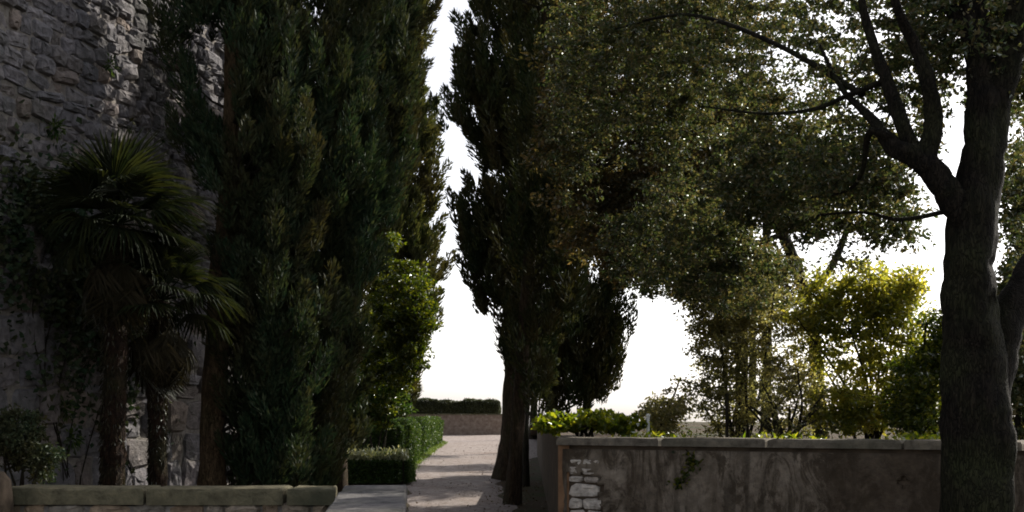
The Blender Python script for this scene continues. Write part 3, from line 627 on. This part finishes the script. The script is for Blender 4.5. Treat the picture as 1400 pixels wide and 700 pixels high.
cl = cl[holes_ok(cl, [(1085, 100, 50, 50, .6), (1160, 95, 40, 70, .7), (1220, 150, 42, 80, .8), (1180, 75, 20, 30, .9), (1225, 150, 20, 26, .8), (1145, 35, 24, 24, .8), (1100, 110, 20, 22, .8), (1165, 250, 15, 15, .8), (1125, 235, 14, 16, .8), (1075, 90, 50, 40, .7), (1210, 335, 80, 55, .95), (1275, 320, 40, 110, 1), (1140, 140, 40, 30, .7), (890, 510, 85, 100, 1), (1200, 110, 34, 60, .7), (1130, 60, 34, 42, .7)])]
crown(t2, nd2[5:], cl, 110, .080, 'oak_brown', (.18, .42), .009, seed=5)

# ------------------------------------------------------------------ slender trees farther along the right of the path (behind the drooping cypress)
def pine(label, px, d, r, spec, n, per, seed):
    b = np.array([(px-700)/F*d, d, gz(d)]); T = thing('pine_tree', label, 'pine tree', Vector(b), 'pines standing beyond the cypresses'); top = min(q[1] for q in spec)
    w = [b + [0, 0, -.1], b + [.1, 0, 3], b + [.05, 0, 6], P(px, top, d)]; link('trunk', trunk_mesh('pine_trunk', w, [r, r*.8, r*.6, r*.3], 8, 10, .1, .05, .3, seed), M['bark_dark'], T)
    crown(T, w[2:], ellipsoids(spec, n), per, .17, 'oak', (.25, .6), .02, aspect=.3, seed=seed)
pine('umbrella pine far behind the drooping cypress, its trunk hidden by it', 800, 42, .17, [(800, 300, 42, 50, 50, 2.2, 2), (850, 330, 43, 50, 35, 2.0, 1.5), (760, 330, 41, 40, 40, 1.8, 1), (830, 400, 42, 30, 24, 1.5, .6)], 130, 60, 61)
pine('pine behind the shrubs, just left of the thin leaning tree', 1012, 28, .13, [(925, 330, 28, 85, 60, 1.6, 2), (985, 230, 28, 90, 90, 1.6, 2), (880, 240, 28, 60, 90, 1.6, 1.3), (1000, 370, 28, 70, 40, 1.4, 1)], 190, 75, 62)
pine('nearest pine behind the garden wall, its crown merging with the oak canopy', 1042, 22, .11, [(900, 330, 22, 80, 55, 1.2, 2), (960, 270, 22, 80, 80, 1.2, 2), (840, 280, 22, 50, 60, 1.2, 1), (985, 360, 22, 60, 40, 1.2, 1)], 150, 75, 65)
pine('pine beyond the open sky, right of the drooping cypress', 1025, 36, .14, [(900, 365, 36, 50, 40, 1.6, 2), (945, 300, 36, 80, 60, 1.6, 1.5), (860, 330, 36, 50, 60, 1.6, 1)], 130, 70, 66)
pine('tall pine far beyond the big dark cypress, seen through its foliage', 728, 55, .2, [(740, 330, 55, 40, 70, 2.5, 2), (770, 260, 55, 50, 60, 2.5, 1)], 120, 60, 64)
# ------------------------------------------------------------------ shrubs
def shrub(name, label, base, spec, n, per, size, key, cat='shrub', rad=(.15, .3), holes=(), stems=7, twkey='bark_dark', aspect=.5, group=None, z0=1.25, tw=.006, droop=0.0):
    px, d = base; b = np.array([(px-700)/F*d, d, z0]); T = thing(name, label, cat, Vector(b), group)
    cl = ellipsoids(spec, n); cl = cl[holes_ok(cl, holes)] if holes else cl; cl = cl[cl[:, 2] > z0 + .05]
    rng = random.Random(int(px)); nd = [b]; cz = np.mean(cl, axis=0)
    for k in range(stems):
        e = cl[rng.randrange(len(cl))]; s = b + [rng.uniform(-.12, .12), rng.uniform(-.12, .12), -.05]; m1 = s*.6+e*.4+[rng.uniform(-.1, .1), 0, .1]
        pts, rr = smooth_path([s, m1, e], [.022, .016, .008], 5, .5, rng); v, f = [], []; tube(v, f, pts, rr, 6, .2, rng)
        link('stem', py_mesh('stem', v, f, True), M[twkey], T); nd += [np.array(tuple(q)) for q in pts[1:]]
    crown(T, nd, cl, per, size, key, rad, tw, twkey, droop, aspect, seed=int(px)); return T
shrub('laurel_tree', 'yellow green leafy laurel lit by the sun at the left edge of the path', (515, 26.8),
      [(515, 330, 26.8, 28, 45, .6, 1.0), (545, 440, 26.8, 48, 90, 1.0, 3), (510, 500, 26.8, 52, 60, .9, 2), (475, 430, 26.9, 32, 100, .7, 1.0), (565, 430, 26.6, 28, 62, .8, 1.4), (500, 565, 26.8, 45, 30, .7, 1.0)], 330, 110, .105, 'laurel', 'laurel', (.14, .36), stems=5, z0=.22)
shrub('shrub', 'twiggy grey olive shrub behind the garden wall beside the open sky', (1010, 13.8), [(990, 540, 13.8, 50, 60, .5, 2), (1030, 480, 13.8, 85, 100, .7, 3), (1010, 420, 13.9, 80, 50, .5, 2), (1085, 540, 13.6, 60, 60, .6, 2), (1080, 430, 13.9, 60, 60, .4, 1.3), (985, 450, 13.8, 45, 60, .35, 3), (1010, 400, 13.9, 60, 35, .3, 1.6)], 600, 42, .052, 'greyleaf', rad=(.09, .20), stems=14, tw=.005)
shrub('shrub', 'bright yellow green shrub lit from behind, between the thin trunk and the big oak', (1190, 13.4), [(1180, 490, 13.4, 90, 100, .40, 3), (1230, 430, 13.5, 60, 60, .35, 1.5), (1140, 430, 13.6, 60, 50, .35, 1), (1250, 540, 13.2, 50, 60, .35, 1.5), (1160, 565, 13, 70, 35, .35, 1.4), (1190, 395, 13.6, 90, 45, .35, 1.6)], 480, 42, .070, 'brightpale', rad=(.10, .22), stems=12,
      holes=[(1205, 345, 36, 22, .7), (1275, 370, 22, 45, .7)])
shrub('shrub', 'dark green shrub behind the wall just left of the oak trunk', (1268, 12.0), [(1262, 540, 12, 45, 70, .6, 2), (1290, 470, 12, 40, 60, .5, 1)], 110, 70, .065, 'laurel', rad=(.13, .24), stems=7)
shrub('shrub', 'shaded shrub behind the wall on the right side of the oak trunk', (1400, 12.0), [(1400, 470, 12, 50, 130, .7, 2), (1410, 300, 12.5, 40, 120, .6, 1)], 220, 100, .07, 'oak', rad=(.14, .28), stems=7)
shrub('vine', 'low bright vine spreading along the left end of the garden wall coping', (800, 13.0), [(800, 578, 13, 55, 14, .7, 3), (760, 578, 12.9, 20, 10, .4, 1), (855, 582, 13, 30, 12, .6, 1)], 75, 42, .085, 'bright', 'vine', (.07, .15), aspect=.75, stems=8, z0=1.27)
shrub('shrub', 'small sparse shrub against the white sky beyond the vine', (905, 13.6), [(905, 570, 13.6, 35, 26, .5, 3), (930, 548, 13.6, 22, 30, .4, 1.2)], 70, 45, .055, 'greyleaf', rad=(.08, .18), stems=8)
shrub('dead_bush', 'leafless tangle of grey brown twigs behind the wall, right of the grey shrub', (1075, 12.6), [(1075, 560, 12.6, 60, 60, .5, 3)], 150, 5, .05, 'greyleaf', 'bush', (.08, .2), stems=16, z0=1.25, tw=.006)
shrub('shrub', 'dark shrub with pale glinting leaves at the foot of the tall stone wall, bottom left', (25, 12.0), [(25, 595, 12, 34, 45, .35, 3), (55, 630, 11.8, 25, 25, .3, 1)], 60, 80, .06, 'cypress', rad=(.1, .18), z0=.06)
shrub('shrub', 'leafy shrub rising behind the clipped hedges under the laurel', (480, 27.0), [(480, 560, 27, 50, 24, .8, 3), (520, 555, 27, 40, 22, .7, 2)], 90, 90, .12, 'hedge', rad=(.2, .35), z0=.22)
n = 9000; u = G.uniform(.1, 8.4, n); t_ = G.gamma(1.6, .35, n) + .42; zz = G.random(n)**2 * (.12 + .10*np.sin(u*2.3)**2)
p_ = np.stack([A.x + rd.x*u + rn.x*t_, A.y + rd.y*u + rn.y*t_, 1.24 + zz], 1); a = G.normal(size=(n, 3)); a[:, 2] += .8
link('ground_cover', leaves('ground_cover', p_, a, G.uniform(.04, .10, n), G.uniform(.015, .04, n)), M['bright'], kind='stuff')
# small plants rooted in joints of the tall wall
for k, (px, py, lab) in enumerate([(88, 560, 'small dark tuft growing from a joint low in the tall wall'), (98, 600, 'tuft of weeds near the foot of the tall wall, below the smaller tuft'), (75, 175, 'fern-like tuft high on the tall wall above the palm'), (150, 90, 'dark creeping tuft near the top of the tall wall'), (32, 330, 'small tuft on the tall wall left of the palm crown')]):
    r0 = (px-700)/F; d_ = (-6.95 - .25*9.0) / (r0 - .25); b = P(px, py, d_ - .12); n = 90
    T = thing('wall_plant', lab, 'plant', Vector(b), 'small plants growing from the tall wall')
    o = unit(G.normal(size=(n, 3))) * [1, .6, 1]; link('foliage', leaves('tuft', b + o*(.16*G.random(n)**.5)[:, None], o + [0, 0, -.3], G.uniform(.05, .10, n), G.uniform(.02, .035, n)), M['hedge'], T, kind='stuff')
T = thing('climbing_ivy', 'dark ivy mass climbing the tall stone wall behind the palm crowns', 'ivy', (-6.95 + .2425*6.4 + .05, 9 + .97*6.4, 0)); nrm = np.array([.9701, -.2425, 0])
uu = np.concatenate([G.normal(5.9, .75, 5200), G.normal(4.6, .45, 1800)]); zz = np.concatenate([G.normal(3.2, .8, 5200), G.normal(3.9, .45, 1800)]); kp = (zz > .2) & (np.sin(uu*5)+np.sin(zz*6+uu*3) > -1.1); uu, zz = uu[kp], zz[kp]
p_ = np.array([-6.95, 9, 0]) + np.stack([uu*.2425, uu*.9701, zz], 1) + nrm*G.uniform(-.02, .25, len(uu))[:, None]
link('foliage', leaves('ivy_leaves', p_, G.normal(size=p_.shape) + [0, 0, -.6], G.uniform(.06, .12, len(uu)), G.uniform(.05, .09, len(uu))), M['cypress'], T, kind='stuff')
v, f = [], []
for k in range(9):
    u0 = 5 + k*.22; tube(v, f, [tuple(np.array([-6.95, 9, 0]) + np.array([(u0+.3*math.sin(q*.7+k))*.2425, (u0+.3*math.sin(q*.7+k))*.9701, q*.42]) + nrm*.04) for q in range(10)], [.008]*10, 5)
link('stem', py_mesh('stem', v, f), M['bark_dark'], T)
# ivy sprig on the plaster
T = thing('ivy', 'small green ivy sprig hanging on the plastered wall under its coping', 'ivy', Vector(P(938, 640, 11.05)))
w0 = P(938, 640, 1)[0]
def wall_pt(px, py, off):
    r0 = (px-700)/F; s = rd.y/rd.x; y = (A.y - s*A.x)/(1 - s*r0); p = np.array([r0*y, y, EYE + (572-py)/F*y]); return p + np.array([-rn.x, -rn.y, 0])*off
pts = []; n = 110
for k in range(n):
    t = G.random(); pts.append(wall_pt(938 + 12*math.sin(t*5) + G.normal(0, 6), 618 + 50*t, G.uniform(.02, .06)))
a = G.normal(size=(n, 3)); link('foliage', leaves('ivy_foliage', np.array(pts), a, G.uniform(.035, .06, n), G.uniform(.03, .045, n)), M['laurel'], T)
v, f = [], []; tube(v, f, [wall_pt(938 + 12*math.sin(t*5/8), 614 + 54*t/8, .02) for t in range(9)], [.005]*9, 5); link('stem', py_mesh('stem', v, f), M['bark_dark'], T)

# ------------------------------------------------------------------ palms
def fan_leaf(name, seed, R0=.62, nb=30, spread=2.6, droop=.35):
    """a folded fan: blades in the XY plane pointing +X, stalk from the origin"""
    rng = random.Random(seed); v, f = [], []; st = .42
    tube(v, f, [(0, 0, 0), (st*.5, 0, .02), (st, 0, 0)], [.014, .010, .008], 5)
    for k in range(nb):
        a = -spread/2 + spread*k/(nb-1) + rng.uniform(-.02, .02); Lb = R0*(.78+.22*math.cos(a*.6))*rng.uniform(.9, 1.05); w = .018
        b = len(v); dx, dy = math.cos(a), math.sin(a); dr = droop*rng.uniform(.7, 1.5)
        for t, ww in ((.03, .35), (.45, 1.0), (.75, .7), (1, .08)):
            r = Lb*t; z = -dr*Lb*max(0, t-.35)**2*1.6; cx, cy = st + dx*r, dy*r
            v.append((cx - dy*w*ww, cy + dx*w*ww, z)); v.append((cx, cy, z - .012*ww)); v.append((cx + dy*w*ww, cy - dx*w*ww, z))
        for i in range(3):
            q = b + i*3; f.append((q, q+1, q+4, q+3)); f.append((q+1, q+2, q+5, q+4))
    return py_mesh(name, v, f)
def palm(label, px, d, top_py, r, seed, nfr, R0, dead):
    x = (px-700)/F*d; ztop = EYE + (572-top_py)/F*d
    T = thing('fan_palm', label, 'palm', Vector((x, d, gz(d))), 'fan palms in front of the tall wall'); rng = random.Random(seed)
    pts = [(x, d, 0), (x+.02, d, ztop*.4), (x + (.05 if seed % 2 else -.03), d, ztop*.75), (x + .06, d, ztop)]
    p, rr = smooth_path(pts, [r*1.15, r, r*.95, r*1.0], 14, .05, rng); rr = [a*(1 + .10*(k % 2)) for k, a in enumerate(rr)]
    v, f = [], []; tube(v, f, p, rr, 14, .16, rng); link('trunk', py_mesh('palm_trunk', v, f, False), M['bark_palm'], T)
    n = 1500; t = G.random(n); th = G.uniform(0, 6.283, n); o = np.stack([np.cos(th), np.sin(th), 0*th], 1)   # fibres and old leaf bases
    q = np.array([p[0][:]])*0 + np.stack([x + .05*t**2, np.full(n, d), t*ztop], 1) + o*(r*1.08)
    ax = o*.5 + [0, 0, -1] + G.normal(0, .3, (n, 3)); link('fibre', leaves('fibre', q, ax, G.uniform(.05, .13, n), .02), M['palm_dead'], T, kind='stuff')
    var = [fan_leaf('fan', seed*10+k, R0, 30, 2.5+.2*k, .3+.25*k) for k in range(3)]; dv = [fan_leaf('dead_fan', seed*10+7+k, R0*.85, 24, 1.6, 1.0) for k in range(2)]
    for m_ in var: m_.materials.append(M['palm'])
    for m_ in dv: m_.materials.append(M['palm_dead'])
    for k in range(nfr + dead):
        o_ = bpy.data.objects.new('frond' if k < nfr else 'dead_frond', (var[k % 3] if k < nfr else dv[k % 2])); C.objects.link(o_); o_.parent = T
        az = k*2.39996 + rng.uniform(-.2, .2); el = (1.25 - 1.75*(k/nfr) + rng.uniform(-.1, .1)) if k < nfr else rng.uniform(-1.35, -1.0)
        o_.location = (.06, 0, ztop - gz(d) - (.25*(k-nfr)/max(1, dead) if k >= nfr else 0) + .02)
        q_ = Matrix.Rotation(az, 4, 'Z') @ Matrix.Rotation(-el, 4, 'Y') @ Matrix.Rotation(rng.uniform(-.4, .4), 4, 'X'); o_.rotation_euler = q_.to_euler()
        s_ = rng.uniform(.85, 1.12); o_.scale = (s_,)*3
    return T
palm('taller fan palm with a wide spiky crown in front of the tall stone wall', 153, 12.9, 308, .125, 3, 26, .64, 20)
palm('shorter fan palm with a drooping skirt of dead fronds, right of the taller palm', 214, 13.4, 412, .095, 4, 18, .54, 18)

# ------------------------------------------------------------------ thin posts and small trunks
def pole(name, label, cat, px, d, ztop, r, key, z0=None, cap=True):
    x = (px-700)/F*d; z0 = gz(d) if z0 is None else z0; T = thing(name, label, cat, (x, d, z0)); v, f = [], []
    tube(v, f, [(x, d, z0-.05), (x, d, ztop)], [r, r], 12); pst = link('post', py_mesh('post', v, f, False), M[key], T)
    if cap: v, f = [], []; tube(v, f, [(x, d, ztop+.002), (x, d, ztop+.02), (x, d, ztop+.035)], [r*1.35, r*1.35, r*.5], 12); link('cap', py_mesh('cap', v, f), M[key], pst, loc=(0, 0, 0))
pole('metal_post', 'thin pale metal post catching the light between the cypress trunks', 'post', 711.5, 22.5, EYE + .25, .028, 'metal')
pole('garden_stake', 'thin brown stake standing in the shrubs above the garden wall', 'stake', 994, 13.1, 1.86, .02, 'bark_dark', 1.25)
pole('marker_post', 'short white post behind the garden wall coping, near the vine', 'post', 886, 13.0, 1.62, .02, 'metal', 1.25)
T = thing('young_tree', 'thin dark trunk leaning close behind the pale metal post', 'tree', Vector(((719-700)/F*23.5, 23.5, gz(23.5))))
w = [np.array([(719-700)/F*23.5, 23.5, .1])] + [P(*q, 23.5) for q in ((719, 600), (722, 540), (732, 470), (745, 400))]
link('trunk', trunk_mesh('young_trunk', w, [.07, .06, .055, .045, .03], 6, 10, .1, .06, .5, 77), M['bark_dark'], T)
crown(T, [np.array(tuple(q)) for q in w[2:]], ellipsoids([(742, 500, 23.5, 22, 50, .5, 1), (752, 430, 23.5, 25, 50, .5, 1)], 30), 90, .10, 'cypress_olive', (.15, .3), .008, seed=9)
